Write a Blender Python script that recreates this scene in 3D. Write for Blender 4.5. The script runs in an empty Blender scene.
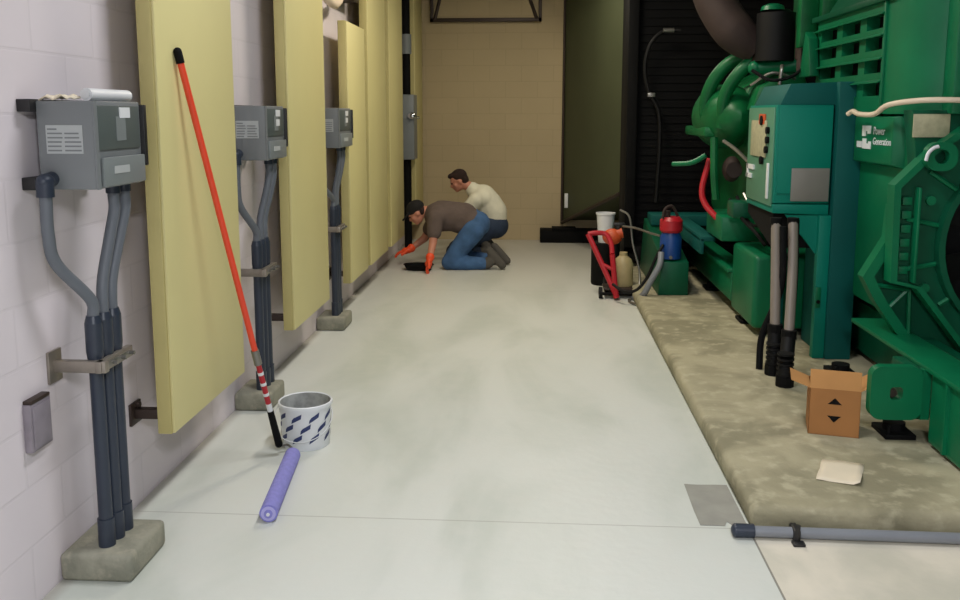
import bpy, bmesh, math, random
from mathutils import Vector, Matrix, Quaternion
random.seed(7)
D = bpy.data; C = bpy.context.scene.collection; PI = math.pi

# ------------------------------------------------------------------ materials
def lin(c):
    return tuple((v/12.92 if v <= .04045 else ((v+.055)/1.055)**2.4) for v in [x/255. for x in c])
def mat(name, rgb, rough=.5, metal=0., var=.06, scale=6., bump=0., bscale=60., spec=.5, emit=None, coat=0.):
    m = D.materials.new(name); m.use_nodes = True; nt = m.node_tree; N = nt.nodes; L = nt.links
    b = N['Principled BSDF']; c = lin(rgb)
    b.inputs['Roughness'].default_value = rough; b.inputs['Metallic'].default_value = metal
    b.inputs['Specular IOR Level'].default_value = spec; b.inputs['Coat Weight'].default_value = coat
    tc = N.new('ShaderNodeTexCoord')
    n = N.new('ShaderNodeTexNoise'); n.inputs['Scale'].default_value = scale; n.inputs['Detail'].default_value = 5
    L.new(tc.outputs['Object'], n.inputs['Vector'])
    r = N.new('ShaderNodeValToRGB'); r.color_ramp.elements[0].position = .3; r.color_ramp.elements[1].position = .7
    r.color_ramp.elements[0].color = tuple(max(0, v*(1-var*1.6)) for v in c)+(1,)
    r.color_ramp.elements[1].color = tuple(min(1, v*(1+var)) for v in c)+(1,)
    L.new(n.outputs['Fac'], r.inputs['Fac']); L.new(r.outputs['Color'], b.inputs['Base Color'])
    if bump:
        n2 = N.new('ShaderNodeTexNoise'); n2.inputs['Scale'].default_value = bscale; n2.inputs['Detail'].default_value = 3
        L.new(tc.outputs['Object'], n2.inputs['Vector'])
        bp = N.new('ShaderNodeBump'); bp.inputs['Strength'].default_value = bump; bp.inputs['Distance'].default_value = .01
        L.new(n2.outputs['Fac'], bp.inputs['Height']); L.new(bp.outputs['Normal'], b.inputs['Normal'])
    if emit:
        b.inputs['Emission Color'].default_value = lin(emit[0])+(1,); b.inputs['Emission Strength'].default_value = emit[1]
    return m

def wall_mat(name, rgb, horiz='Y', joint=.93, bump=.25):
    m = mat(name, rgb, .75, var=.03, scale=1.3); nt = m.node_tree; N = nt.nodes; L = nt.links; b = N['Principled BSDF']
    g = N.new('ShaderNodeNewGeometry'); s = N.new('ShaderNodeSeparateXYZ'); cb = N.new('ShaderNodeCombineXYZ')
    L.new(g.outputs['Position'], s.inputs[0]); L.new(s.outputs[horiz], cb.inputs['X']); L.new(s.outputs['Z'], cb.inputs['Y'])
    br = N.new('ShaderNodeTexBrick'); br.inputs['Scale'].default_value = 1.
    br.inputs['Brick Width'].default_value = .4; br.inputs['Row Height'].default_value = .2
    br.inputs['Mortar Size'].default_value = .006; br.inputs['Mortar Smooth'].default_value = .4
    br.inputs['Color1'].default_value = (1, 1, 1, 1); br.inputs['Color2'].default_value = (.97, .97, .97, 1); br.inputs['Mortar'].default_value = (joint,)*3+(1,)
    L.new(cb.outputs[0], br.inputs['Vector'])
    mx = N.new('ShaderNodeMix'); mx.data_type = 'RGBA'; mx.blend_type = 'MULTIPLY'; mx.inputs['Factor'].default_value = 1
    src = b.inputs['Base Color'].links[0].from_socket
    L.new(src, mx.inputs['A']); L.new(br.outputs['Color'], mx.inputs['B']); L.new(mx.outputs['Result'], b.inputs['Base Color'])
    bp = N.new('ShaderNodeBump'); bp.inputs['Strength'].default_value = bump; bp.inputs['Distance'].default_value = .004; bp.invert = True
    L.new(br.outputs['Fac'], bp.inputs['Height']); L.new(bp.outputs['Normal'], b.inputs['Normal'])
    return m

def node_helpers(m):
    nt = m.node_tree; N = nt.nodes; L = nt.links
    def noise(vec, scale, detail=4, dist=0.):
        n = N.new('ShaderNodeTexNoise'); n.inputs['Scale'].default_value = scale; n.inputs['Detail'].default_value = detail
        n.inputs['Distortion'].default_value = dist; L.new(vec, n.inputs['Vector']); return n.outputs['Fac']
    def ramp(fac, a, b):
        r = N.new('ShaderNodeMapRange'); r.inputs['From Min'].default_value = a; r.inputs['From Max'].default_value = b
        r.interpolation_type = 'SMOOTHSTEP'; L.new(fac, r.inputs['Value']); return r.outputs['Result']
    def math_(op, a, b=None):
        n = N.new('ShaderNodeMath'); n.operation = op
        for i, v in enumerate((a, b)):
            if v is None: continue
            if isinstance(v, (int, float)): n.inputs[i].default_value = v
            else: L.new(v, n.inputs[i])
        return n.outputs[0]
    def mix(fac, a, b, mode='MIX'):
        n = N.new('ShaderNodeMix'); n.data_type = 'RGBA'; n.blend_type = mode
        if isinstance(fac, (int, float)): n.inputs['Factor'].default_value = fac
        else: L.new(fac, n.inputs['Factor'])
        for k, v in (('A', a), ('B', b)):
            if isinstance(v, tuple): n.inputs[k].default_value = v+(1,)
            else: L.new(v, n.inputs[k])
        return n.outputs['Result']
    return N, L, noise, ramp, math_, mix

def floor_material():
    m = D.materials.new('white_floor_coating'); m.use_nodes = True
    N, L, noise, ramp, math_, mix = node_helpers(m); b = N['Principled BSDF']
    g = N.new('ShaderNodeNewGeometry'); P = g.outputs['Position']; s = N.new('ShaderNodeSeparateXYZ'); L.new(P, s.inputs[0])
    X, Y = s.outputs['X'], s.outputs['Y']
    mp = N.new('ShaderNodeMapping'); mp.inputs['Scale'].default_value = (1.5, .55, 1); L.new(P, mp.inputs['Vector']); V = mp.outputs[0]
    grey = ramp(noise(V, 1.1, 6, .5), .42, .66)
    fine = ramp(noise(P, 9, 6), .35, .75)
    col = mix(math_('MULTIPLY', grey, .75), lin((210, 213, 206)), lin((186, 192, 182)))
    col = mix(math_('MULTIPLY', fine, .25), col, lin((212, 211, 203)))
    # warmer, slightly darker tone towards the far end
    far = math_('MULTIPLY', ramp(Y, 6.8, 10.5), .55)
    col = mix(far, col, lin((205, 198, 184)))
    # warm-toned bare concrete right of the long joint, in front of the pad
    rgt = math_('MULTIPLY', math_('GREATER_THAN', X, .838), math_('LESS_THAN', Y, 3.3))
    cc = mix(ramp(noise(P, 2.6, 7, .4), .42, .66), lin((226, 217, 199)), lin((200, 195, 178)))
    col = mix(math_('MULTIPLY', rgt, .85), col, cc)
    # saw-cut joints
    j1 = math_('MULTIPLY', math_('LESS_THAN', math_('ABSOLUTE', math_('SUBTRACT', Y, 3.293)), .0035), math_('LESS_THAN', X, .842))
    j2 = math_('MULTIPLY', math_('LESS_THAN', math_('ABSOLUTE', math_('SUBTRACT', X, .838)), .004), math_('LESS_THAN', Y, 3.3))
    j3 = math_('LESS_THAN', math_('ABSOLUTE', math_('SUBTRACT', Y, 7.9)), .004)
    jj = math_('MAXIMUM', math_('MULTIPLY', j1, .35), math_('MAXIMUM', math_('MULTIPLY', j2, .75), math_('MULTIPLY', j3, .2)))
    col = mix(jj, col, lin((110, 104, 95)))
    # darker strip along the wall foot
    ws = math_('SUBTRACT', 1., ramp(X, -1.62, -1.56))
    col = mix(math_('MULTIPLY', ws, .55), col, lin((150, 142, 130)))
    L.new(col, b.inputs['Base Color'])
    b.inputs['Roughness'].default_value = .42; b.inputs['Specular IOR Level'].default_value = .35
    bp = N.new('ShaderNodeBump'); bp.inputs['Strength'].default_value = .15; bp.inputs['Distance'].default_value = .01
    L.new(noise(P, 22, 5), bp.inputs['Height']); L.new(bp.outputs['Normal'], b.inputs['Normal'])
    return m

def concrete_material(name, c1, c2, c3, sc=3., rough=.85):
    m = D.materials.new(name); m.use_nodes = True
    N, L, noise, ramp, math_, mix = node_helpers(m); b = N['Principled BSDF']
    g = N.new('ShaderNodeTexCoord'); P = g.outputs['Object']
    col = mix(ramp(noise(P, sc, 8, .6), .38, .64), lin(c1), lin(c2))
    col = mix(math_('MULTIPLY', ramp(noise(P, sc*5, 6), .5, .72), .6), col, lin(c3))
    L.new(col, b.inputs['Base Color']); b.inputs['Roughness'].default_value = rough
    bp = N.new('ShaderNodeBump'); bp.inputs['Strength'].default_value = .4; bp.inputs['Distance'].default_value = .01
    L.new(noise(P, 35, 6), bp.inputs['Height']); L.new(bp.outputs['Normal'], b.inputs['Normal'])
    return m

M = dict(
    floor=floor_material(),
    pad=concrete_material('bare_concrete', (168, 161, 133), (134, 129, 104), (188, 181, 153), 2.6),
    curb=concrete_material('curb_concrete', (150, 148, 132), (124, 124, 110), (165, 160, 142), 5.),
    wall_l=wall_mat('painted_block_lilac_white', (222, 213, 217), 'Y', .94),
    wall_b=wall_mat('painted_block_beige', (190, 172, 136), 'X', .9),
    wall_d=wall_mat('painted_block_dark', (70, 66, 60), 'Y', .9),
    ceiling=mat('ceiling_paint', (150, 148, 142), .9),
    panel=mat('yellow_panel_skin', (219, 209, 148), .5, var=.03, scale=1.2),
    panel_e=mat('yellow_panel_edge', (190, 178, 118), .55, var=.03),
    grey=mat('grey_enclosure', (118, 122, 124), .42, var=.03),
    grey_d=mat('dark_grey_enclosure', (84, 92, 90), .4, var=.04),
    grey_l=mat('light_grey_cover', (122, 128, 128), .42, var=.03),
    strut=mat('galvanised_strut', (150, 142, 132), .4, .6, var=.12, scale=14),
    lilac_grey=mat('weathered_lilac_grey', (138, 130, 138), .6, var=.12, scale=12),
    black=mat('black_plastic', (30, 29, 30), .45, var=.1),
    conduit=mat('grey_flexible_conduit', (98, 103, 110), .5, var=.04),
    conduit_d=mat('dark_blue_grey_conduit', (44, 52, 66), .4, var=.08, scale=9),
    label=mat('grey_paper_label', (172, 176, 176), .6, var=.03),
    label_ink=mat('label_print', (120, 124, 126), .6),
    white=mat('white_plastic', (222, 224, 226), .4, var=.02),
    paper=mat('off_white_paper', (226, 214, 190), .8, var=.03),
    green=mat('green_enamel', (8, 106, 68), .38, var=.1, scale=3., bump=.08, bscale=14, spec=0.3),
    green_d=mat('dark_and_shaded_green_enamel', (5, 80, 54), .42, var=.14, scale=3., bump=.08, bscale=18, spec=0.3),
    green_e=mat('engine_green_enamel', (8, 96, 52), .42, var=.2, scale=5., bump=.15, bscale=18, spec=0.3),
    teal=mat('teal_green_enamel', (3, 122, 102), .5, var=.05, scale=1.5, spec=0.25),
    teal_d=mat('deep_teal_enamel', (3, 84, 78), .65, var=.08, scale=1.5, spec=0.25),
    teal_p=mat('pale_green_gauge_plate', (86, 138, 112), .4, var=.05),
    gblack=mat('near_black', (7, 7, 8), .75, var=.2, spec=.2),
    rubber=mat('black_rubber', (13, 13, 14), .6, var=.1, spec=0.25),
    plate=mat('aluminium_label_plate', (128, 124, 116), .5, .1, var=.05),
    tanplate=mat('tan_data_plate', (176, 172, 140), .5, var=.12, scale=30),
    elbow=mat('heat_stained_lagging', (58, 47, 44), .7, var=.12, spec=0.25),
    steel=mat('bare_steel', (140, 138, 132), .35, .8, var=.1),
    chrome=mat('glint_chrome', (225, 230, 235), .12, 1.),
    flex=mat('grey_liquid_tight', (128, 118, 108), .5, var=.04),
    cable=mat('cream_cable', (222, 204, 180), .5, var=.05),
    red=mat('red_enamel', (176, 26, 40), .4, var=.06),
    redpole=mat('red_orange_fibreglass', (228, 72, 44), .4, var=.04),
    roller=mat('lilac_roller_nap', (140, 138, 208), .9, var=.06, scale=40, bump=.5, bscale=180),
    roller_e=mat('lilac_roller_core', (176, 172, 222), .6),
    bucket=mat('white_bucket_plastic', (225, 228, 232), .35, var=.04),
    bucket_in=mat('grey_paint_film', (168, 170, 168), .6, var=.2, scale=22),
    navy=mat('navy_print', (44, 56, 104), .5, var=.1),
    carton=mat('brown_cardboard', (168, 116, 66), .85, var=.05),
    carton_l=mat('light_cardboard', (190, 138, 82), .85, var=.05),
    olive=mat('olive_sheet_metal', (76, 82, 60), .6, var=.07, scale=1.5, spec=0.25),
    bronze=mat('dark_bronze_steel', (62, 50, 44), .5, .3),
    tape=mat('grey_bare_patch', (150, 149, 140), .8, var=.09, scale=9),
    pipe=mat('grey_pvc_pipe', (128, 132, 138), .4, var=.05),
    skin=mat('skin', (196, 132, 108), .55, var=.05),
    shirt=mat('brown_grey_cotton', (98, 84, 78), .9, var=.08, scale=12, bump=.4, bscale=30),
    wshirt=mat('cream_white_cotton', (226, 222, 200), .9, var=.05, scale=9, bump=.4, bscale=24),
    jeans=mat('blue_denim', (66, 100, 142), .9, var=.22, scale=7, bump=.4, bscale=30),
    jeans2=mat('dark_denim', (44, 58, 80), .9, var=.18, scale=7, bump=.4, bscale=30),
    boots=mat('grey_suede_boot', (84, 80, 74), .85, var=.1),
    glove=mat('orange_rubber_glove', (244, 84, 40), .5, var=.05),
    cap=mat('black_cap_cloth', (24, 22, 22), .9),
    hair=mat('dark_brown_hair', (44, 26, 20), .9, var=.3, scale=40),
    blue=mat('blue_enamel', (18, 66, 136), .4, var=.1),
    orange=mat('orange_enamel', (205, 84, 40), .5, var=.1),
    tan=mat('translucent_tan_jug', (176, 160, 116), .5, var=.08),
    lamp=mat('lamp_diffuser', (240, 240, 235), .6, emit=((255, 250, 240), 3.)),
)

# ------------------------------------------------------------------ mesh building
def cat(pts, n=8):
    P = [Vector(p) for p in pts]
    if len(P) < 3: return P
    P = [P[0]*2-P[1]] + P + [P[-1]*2-P[-2]]; out = []
    for i in range(1, len(P)-2):
        for k in range(n):
            t = k/n; a, b, c, d = P[i-1:i+3]
            out.append(.5*((2*b)+(c-a)*t+(2*a-5*b+4*c-d)*t*t+(3*b-a-3*c+d)*t**3))
    out.append(P[-2]); return out

class MB:
    def __init__(s): s.bm = bmesh.new()
    def _bev(s, vs, bev, seg=2):
        if bev > 0:
            es = list({e for v in vs for e in v.link_edges})
            bmesh.ops.bevel(s.bm, geom=es, offset=bev, segments=seg, affect='EDGES', profile=.5, clamp_overlap=True)
    def box(s, x0, x1, y0, y1, z0, z1, bev=0., rot=None, seg=2):
        """rot=(axis, angle) about the box centre"""
        c = Vector(((x0+x1)/2, (y0+y1)/2, (z0+z1)/2))
        mx = Matrix.Translation(c)
        if rot: mx = mx @ Matrix.Rotation(rot[1], 4, rot[0])
        mx = mx @ Matrix.Diagonal((abs(x1-x0), abs(y1-y0), abs(z1-z0), 1))
        r = bmesh.ops.create_cube(s.bm, size=1, matrix=mx)
        s._bev(r['verts'], bev, seg); return s
    def hexa(s, p, bev=0.):
        """p: 8 points, bottom 4 (loop) then top 4"""
        v = [s.bm.verts.new(q) for q in p]
        for f in ((3, 2, 1, 0), (4, 5, 6, 7), (0, 1, 5, 4), (1, 2, 6, 5), (2, 3, 7, 6), (3, 0, 4, 7)): s.bm.faces.new([v[i] for i in f])
        s._bev(v, bev); return s
    def prism(s, poly, axis, a, b, bev=0.):
        """poly: 2-D points; axis 'x' -> (y,z), 'y' -> (x,z), 'z' -> (x,y); extruded a..b"""
        def P(q, t): return {'x': (t, q[0], q[1]), 'y': (q[0], t, q[1]), 'z': (q[0], q[1], t)}[axis]
        v0 = [s.bm.verts.new(P(q, a)) for q in poly]; v1 = [s.bm.verts.new(P(q, b)) for q in poly]; n = len(poly)
        s.bm.faces.new(v0); s.bm.faces.new(v1[::-1])
        for i in range(n): s.bm.faces.new((v0[i], v1[i], v1[(i+1) % n], v0[(i+1) % n]))
        s._bev(v0+v1, bev); return s
    def tube(s, pts, r, seg=12, smooth=True, n=8, caps=True):
        P = cat(pts, n) if smooth else [Vector(p) for p in pts]
        m = len(P)
        R = (lambda i: r) if isinstance(r, (int, float)) else (lambda i: r[min(len(r)-1, int(i/(m-1)*(len(r)-1)))]*(1-((i/(m-1)*(len(r)-1)) % 1)) + r[min(len(r)-1, int(i/(m-1)*(len(r)-1))+1)]*((i/(m-1)*(len(r)-1)) % 1))
        t0 = (P[1]-P[0]).normalized(); u = t0.orthogonal().normalized(); rings = []
        for i in range(m):
            t = (P[min(i+1, m-1)]-P[max(i-1, 0)]).normalized()
            u = (u-t*u.dot(t)).normalized(); w = t.cross(u)
            rings.append([s.bm.verts.new(P[i]+(u*math.cos(2*PI*k/seg)+w*math.sin(2*PI*k/seg))*R(i)) for k in range(seg)])
        for i in range(m-1):
            for k in range(seg): s.bm.faces.new((rings[i][k], rings[i][(k+1) % seg], rings[i+1][(k+1) % seg], rings[i+1][k]))
        if caps: s.bm.faces.new(rings[0][::-1]); s.bm.faces.new(rings[-1])
        return s
    def cyl(s, a, b, r0, r1=None, seg=24, caps=True):
        a, b = Vector(a), Vector(b); r1 = r0 if r1 is None else r1; t = (b-a).normalized(); u = t.orthogonal().normalized(); w = t.cross(u)
        A = [s.bm.verts.new(a+(u*math.cos(2*PI*k/seg)+w*math.sin(2*PI*k/seg))*r0) for k in range(seg)]
        B = [s.bm.verts.new(b+(u*math.cos(2*PI*k/seg)+w*math.sin(2*PI*k/seg))*r1) for k in range(seg)]
        for k in range(seg): s.bm.faces.new((A[k], A[(k+1) % seg], B[(k+1) % seg], B[k]))
        if caps: s.bm.faces.new(A[::-1]); s.bm.faces.new(B)
        return s
    def lathe(s, prof, c, axis='z', seg=36, squash=1.):
        """prof: (r, h) points; around an axis through c"""
        c = Vector(c); ring = []
        for r, h in prof:
            row = []
            for k in range(seg):
                a, b = r*math.cos(2*PI*k/seg), r*math.sin(2*PI*k/seg)*squash
                o = {'z': (a, b, h), 'y': (a, h, b), 'x': (h, a, b)}[axis]; row.append(s.bm.verts.new(c+Vector(o)))
            ring.append(row)
        for i in range(len(ring)-1):
            for k in range(seg): s.bm.faces.new((ring[i][k], ring[i][(k+1) % seg], ring[i+1][(k+1) % seg], ring[i+1][k]))
        return s
    def ball(s, c, r, rot=None, u=20, v=14):
        if isinstance(r, (int, float)): r = (r, r, r)
        mx = Matrix.Translation(Vector(c))
        if rot is not None: mx = mx @ (rot.to_matrix().to_4x4() if isinstance(rot, Quaternion) else Matrix.Rotation(rot[1], 4, rot[0]))
        bmesh.ops.create_uvsphere(s.bm, u_segments=u, v_segments=v, radius=1, matrix=mx @ Matrix.Diagonal((*r, 1))); return s
    def limb(s, pts, rad):
        """chain of tapered capsules"""
        for i in range(len(pts)-1):
            s.cyl(pts[i], pts[i+1], rad[i], rad[i+1], 16)
        for p, r in zip(pts, rad): s.ball(p, r, u=16, v=10)
        return s
    def build(s, name, m, parent=None, ang=35, cull=True, remesh=0., sm=6):
        bm = s.bm
        if remesh:
            me0 = D.meshes.new('tmp'); bm.to_mesh(me0); bm.free()
            o0 = D.objects.new('tmp', me0); C.objects.link(o0)
            rm = o0.modifiers.new('r', 'REMESH'); rm.mode = 'VOXEL'; rm.voxel_size = remesh
            sm_ = o0.modifiers.new('s', 'SMOOTH'); sm_.iterations = sm; sm_.factor = .5
            dg = bpy.context.evaluated_depsgraph_get(); me = D.meshes.new_from_object(o0.evaluated_get(dg))
            D.objects.remove(o0); D.meshes.remove(me0); bm = bmesh.new(); bm.from_mesh(me); D.meshes.remove(me); ang = 180
        else:
            bmesh.ops.recalc_face_normals(bm, faces=bm.faces)
        root = parent
        base = Vector((0, 0, 0))
        while root is not None: base += root.location; root = root.parent
        if parent is None:
            vs = [v.co for v in bm.verts]
            base = Vector(((min(v.x for v in vs)+max(v.x for v in vs))/2, (min(v.y for v in vs)+max(v.y for v in vs))/2, min(v.z for v in vs)))
        bmesh.ops.translate(bm, verts=bm.verts, vec=-base)
        me = D.meshes.new(name); bm.to_mesh(me); bm.free(); me.materials.append(m)
        me.polygons.foreach_set('use_smooth', [True]*len(me.polygons))
        if ang < 180: me.set_sharp_from_angle(angle=math.radians(ang))
        o = D.objects.new(name, me); C.objects.link(o)
        if parent is not None: o.parent = parent
        else: o.location = base
        return o

def tag(o, label=None, category=None, group=None, kind=None):
    if label: o['label'] = label
    if category: o['category'] = category
    if group: o['group'] = group
    if kind: o['kind'] = kind
    return o
def thing(name, loc, label, category, group=None):
    o = D.objects.new(name, None); o.empty_display_size = .1; C.objects.link(o); o.location = loc
    return tag(o, label, category, group)
def struct(name, mb, m, label=None, parent=None):
    o = mb.build(name, m, parent)
    if parent is None: tag(o, label, 'building', None, 'structure')
    return o
def copy_tree(o, parent=None):
    c = o.copy(); C.objects.link(c)
    if parent is not None: c.parent = parent
    for ch in [x for x in D.objects if x.parent == o]: copy_tree(ch, c)
    return c
def text_mesh(name, body, size, mx, m, parent, ext=.001, align='LEFT'):
    cu = D.curves.new('t', 'FONT'); cu.body = body; cu.size = size; cu.extrude = ext; cu.align_x = align
    o = D.objects.new('t', cu); C.objects.link(o); dg = bpy.context.evaluated_depsgraph_get()
    me = D.meshes.new_from_object(o.evaluated_get(dg)); D.objects.remove(o); D.curves.remove(cu)
    mb = MB(); mb.bm.from_mesh(me); D.meshes.remove(me); bmesh.ops.transform(mb.bm, matrix=mx, verts=mb.bm.verts)
    return mb.build(name, m, parent)

# ------------------------------------------------------------------ camera
F = 880.; H = 1.6; VX, VY, CY = 537., 114., 240.   # the photo is a crop: its optical centre sits above the frame centre
t = math.atan((CY-VY)/F); psi = math.atan((VX-480)*math.cos(t)/F)
cam = D.cameras.new('camera'); co = D.objects.new('camera', cam); C.objects.link(co); bpy.context.scene.camera = co
cam.sensor_width = 36; cam.lens = F/960*36; cam.clip_start = .05; cam.clip_end = 100
cam.shift_y = (CY-300)/960
co.location = (0, 0, H); co.rotation_euler = (PI/2-t, 0, psi)

# ------------------------------------------------------------------ room
WL = -1.63; YF = 11.2; XR = 5.2; YN = -3.5; ZC = 4.3
struct('floor', MB().box(WL-.2, XR+.2, YN-.2, YF+.2, -.2, 0), M['floor'], 'white coated concrete floor')
struct('wall_left', MB().box(WL-.2, WL, YN-.2, YF+.2, 0, ZC), M['wall_l'], 'painted block wall on the left')
struct('wall_back', MB().box(WL, XR, YF, YF+.2, 0, ZC), M['wall_b'], 'beige painted block wall at the far end')
struct('wall_right', MB().box(XR, XR+.2, YN-.2, YF+.2, 0, ZC), M['wall_d'], 'dark block wall behind the generator')
struct('wall_front', MB().box(WL, XR, YN-.2, YN, 0, ZC), M['wall_l'], 'block wall behind the photographer')
struct('ceiling', MB().box(WL-.2, XR+.2, YN-.2, YF+.2, ZC, ZC+.2), M['ceiling'], 'ceiling')
# housekeeping pad
mb = MB().box(.842, 4.6, 3.27, 9.9, 0, .1, .03, seg=3)
struct('trim_1', mb, M['pad'], 'raised bare concrete equipment pad')

# ------------------------------------------------------------------ yellow wall panels
def panel(y0, y1, z0, z1, label, braces=True):
    xb, xf = -1.51, -1.44
    p = thing('wall_panel', (-1.5, (y0+y1)/2, z0), label, 'panel', 'yellow panels standing off the left wall')
    MB().box(xb, xf-.012, y0, y1, z0, z1, .004).build('core', M['panel_e'], p)
    mb = MB().box(xf-.012, xf, y0+.004, y1-.004, z0+.004, z1-.004, .003)
    mb.build('facing', M['panel'], p)
    if braces:
        for zz in (z0+.07,):
            for yy in (y0+.05, y1-.08):
                b = MB().box(WL, xb, yy-.02, yy+.02, zz-.02, zz+.02, .003).box(WL, WL+.012, yy-.045, yy+.045, zz-.045, zz+.045, .002)
                b.cyl((WL+.012, yy, zz+.035), (WL+.03, yy, zz+.035), .012, seg=6)
                b.build('bracket', M['bronze'], p)
    return p
panel(3.305, 4.165, .325, 4.0, 'nearest and largest-looking yellow wall panel, with the red pole leaning on it')
panel(5.08, 5.98, .31, 4.0, 'yellow wall panel between the two farther grey meter boxes')
panel(6.72, 7.41, .28, 2.30, 'short yellow wall panel whose top edge shows, right of the farthest meter box')
panel(7.55, 8.44, .28, 4.0, 'narrow-looking yellow wall panel just beyond the short one')
panel(8.65, 9.50, .28, 4.0, 'farthest bright yellow wall panel, above the kneeling person\'s hands')
panel(10.45, 11.15, .28, 4.0, 'dim olive-looking wall panel in the far left corner')

# ------------------------------------------------------------------ meter boxes with conduits
def meter_box(Y, L, label, rich=True):
    r = thing('electrical_enclosure', (WL, Y, 1.36), label, 'electrical box', 'grey electrical boxes on the left wall')
    x0, x1, z0, z1 = -1.585, -1.40, 1.36, 1.642
    MB().box(x0, x1, Y, Y+L, z0, z1, .006).build('body', M['grey'], r)
    # struts on the wall
    for zz in (z0+.02, z1-.015):
        MB().box(WL, x0, Y-.03, Y+L+.05, zz-.02, zz+.02, .003).build('mounting_strut', M['black'], r)
    # side facing the aisle: dark window above, pale cover below
    f = MB().box(x1, x1+.006, Y+.02, Y+L-.02, z0+.125, z1-.015, .002).build('window', M['grey_d'], r)
    MB().box(x1+.006, x1+.008, Y+L*.42, Y+L*.62, z1-.13, z1-.05).build('display', M['grey_l'], f)
    MB().box(x1+.006, x1+.009, Y+L*.5, Y+L*.72, z1-.055, z1-.02).build('sticker', M['white'], f)
    if not rich: MB().box(x1+.006, x1+.009, Y+L*.5, Y+L*.68, z1-.105, z1-.07).build('sticker', M['white'], f)
    cv = MB().box(x1, x1+.012, Y+.035, Y+L, z0+.005, z0+.10, .004).build('cover', M['grey_l'], r)
    MB().box(x1+.012, x1+.014, Y+L*.3, Y+L*.62, z0+.045, z0+.07).build('name_strip', M['label'], cv)
    MB().box(x1, x1+.006, Y, Y+.02, z0, z1).build('corner_trim', M['grey'], r)
    # end face towards the camera: paper label
    lb = MB().box(-1.555, -1.435, Y-.002, Y, z0+.115, z0+.205).build('label', M['label'], r)
    mb = MB()
    for i in range(6):
        zz = z0+.19-i*.0135
        for a, b in (((-1.55, -1.50), (-1.494, -1.44)) if i else ((-1.55, -1.515),)): mb.box(a, b-random.random()*.012, Y-.003, Y-.002, zz, zz+.005)
    mb.build('print', M['label_ink'], lb)
    # conduit hub on the end face
    h = MB().cyl((-1.545, Y-.045, z0-.02), (-1.545, Y-.045, z0+.03), .027).ball((-1.545, Y-.04, z0+.03), (.027, .035, .024))
    h.cyl((-1.545, Y-.03, z0+.03), (-1.545, Y, z0+.035), .024)
    h.build('hub', M['conduit_d'], r)
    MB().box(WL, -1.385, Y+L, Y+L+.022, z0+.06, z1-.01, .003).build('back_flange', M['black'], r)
    for dy in (.68, .92):
        MB().cyl((-1.46, Y+dy*L, z0-.03), (-1.46, Y+dy*L, z0), .024).build('hub', M['conduit_d'], r)
    return r
def conduits(Y, L, ypts, names):
    """three flexible conduits running down into dark rigid ones"""
    tops = [(-1.545, Y-.045, 1.34), (-1.46, Y+.68*L, 1.33), (-1.46, Y+.92*L, 1.33)]
    for i, (tp, (bx, by), nm) in enumerate(zip(tops, ypts, names)):
        r = thing('conduit_run', (bx, by, .1), nm, 'conduit', 'conduits rising from concrete blocks along the left wall')
        x, y, z = tp
        if i == 0: pts = [tp, (x, y, 1.22), (x+.003, y+.03, 1.12), (bx, by-.012, .985), (bx, by, .92), (bx, by, .87)]
        else: pts = [tp, (x, y, 1.27), (x-.015, by+(y-by)*.72, 1.17), (bx, by+(y-by)*.22, 1.04), (bx, by, .96), (bx, by, .90)]
        MB().tube(pts, .0195, 14).build('flexible_conduit', M['conduit'], r)
        MB().cyl((bx, by, .80), (bx, by, .90), .029).cyl((bx, by, .90), (bx, by, .925), .029, .022).cyl((bx, by, .76), (bx, by, .80), .024, .029).build('coupling', M['conduit_d'], r)
        MB().cyl((bx, by, .18), (bx, by, .80), .0235).build('rigid_conduit', M['conduit_d'], r)
        MB().cyl((bx, by, .1), (bx, by, .2), .0285).build('sleeve', M['conduit_d'], r)
def clamp(Y0, Y1, label):
    r = thing('pipe_clamp', (WL, (Y0+Y1)/2, .74), label, 'bracket', 'strut clamps holding the conduits')
    MB().box(WL, -1.44, Y0-.045, Y0-.015, .735, .775, .003).box(WL, WL+.01, Y0-.07, Y0+.01, .70, .81, .002).build('arm', M['strut'], r)
    MB().box(-1.475, -1.452, Y0-.05, Y1+.06, .735, .775, .003).build('cross_strut', M['strut'], r)
    for y in (Y0, (Y0+Y1)/2, Y1):
        MB().box(-1.452, -1.446, y-.032, y+.032, .745, .765, .002).cyl((-1.449, y+.026, .755), (-1.43, y+.026, .755), .008, seg=6).build('strap', M['steel'], r)
def plinth(x1, y0, y1, label):
    tag(MB().box(WL, x1, y0, y1, 0, .1, .018, seg=3).build('concrete_plinth', M['curb']), label, 'plinth', 'concrete blocks at the wall foot')

plinth(-1.375, 2.745, 3.035, 'nearest pale concrete block on the floor at the left wall, dark conduits in it')
plinth(-1.425, 4.515, 4.79, 'concrete block on the floor at the wall, behind the red pole\'s lower end')
plinth(-1.415, 6.31, 6.60, 'farthest concrete block on the floor at the wall, below the third meter box')
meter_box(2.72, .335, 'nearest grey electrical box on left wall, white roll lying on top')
conduits(2.72, .335, [(-1.495, 2.825), (-1.49, 2.885), (-1.49, 2.95)],
         ['conduit curving down from the near end of the nearest grey box', 'middle of three conduits below the nearest grey box', 'right-hand conduit of three below the nearest grey box'])
clamp(2.825, 2.95, 'steel strut clamp across the nearest three conduits')
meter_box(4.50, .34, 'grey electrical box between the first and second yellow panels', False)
conduits(4.50, .34, [(-1.50, 4.60), (-1.50, 4.67), (-1.50, 4.74)],
         ['left conduit of three below the second grey box', 'middle conduit of three below the second grey box', 'right conduit of three below the second grey box'])
clamp(4.60, 4.74, 'strut clamp across conduits between the first two yellow panels')
meter_box(6.19, .42, 'farthest small-looking grey electrical box beside the short yellow panel', False)
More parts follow.
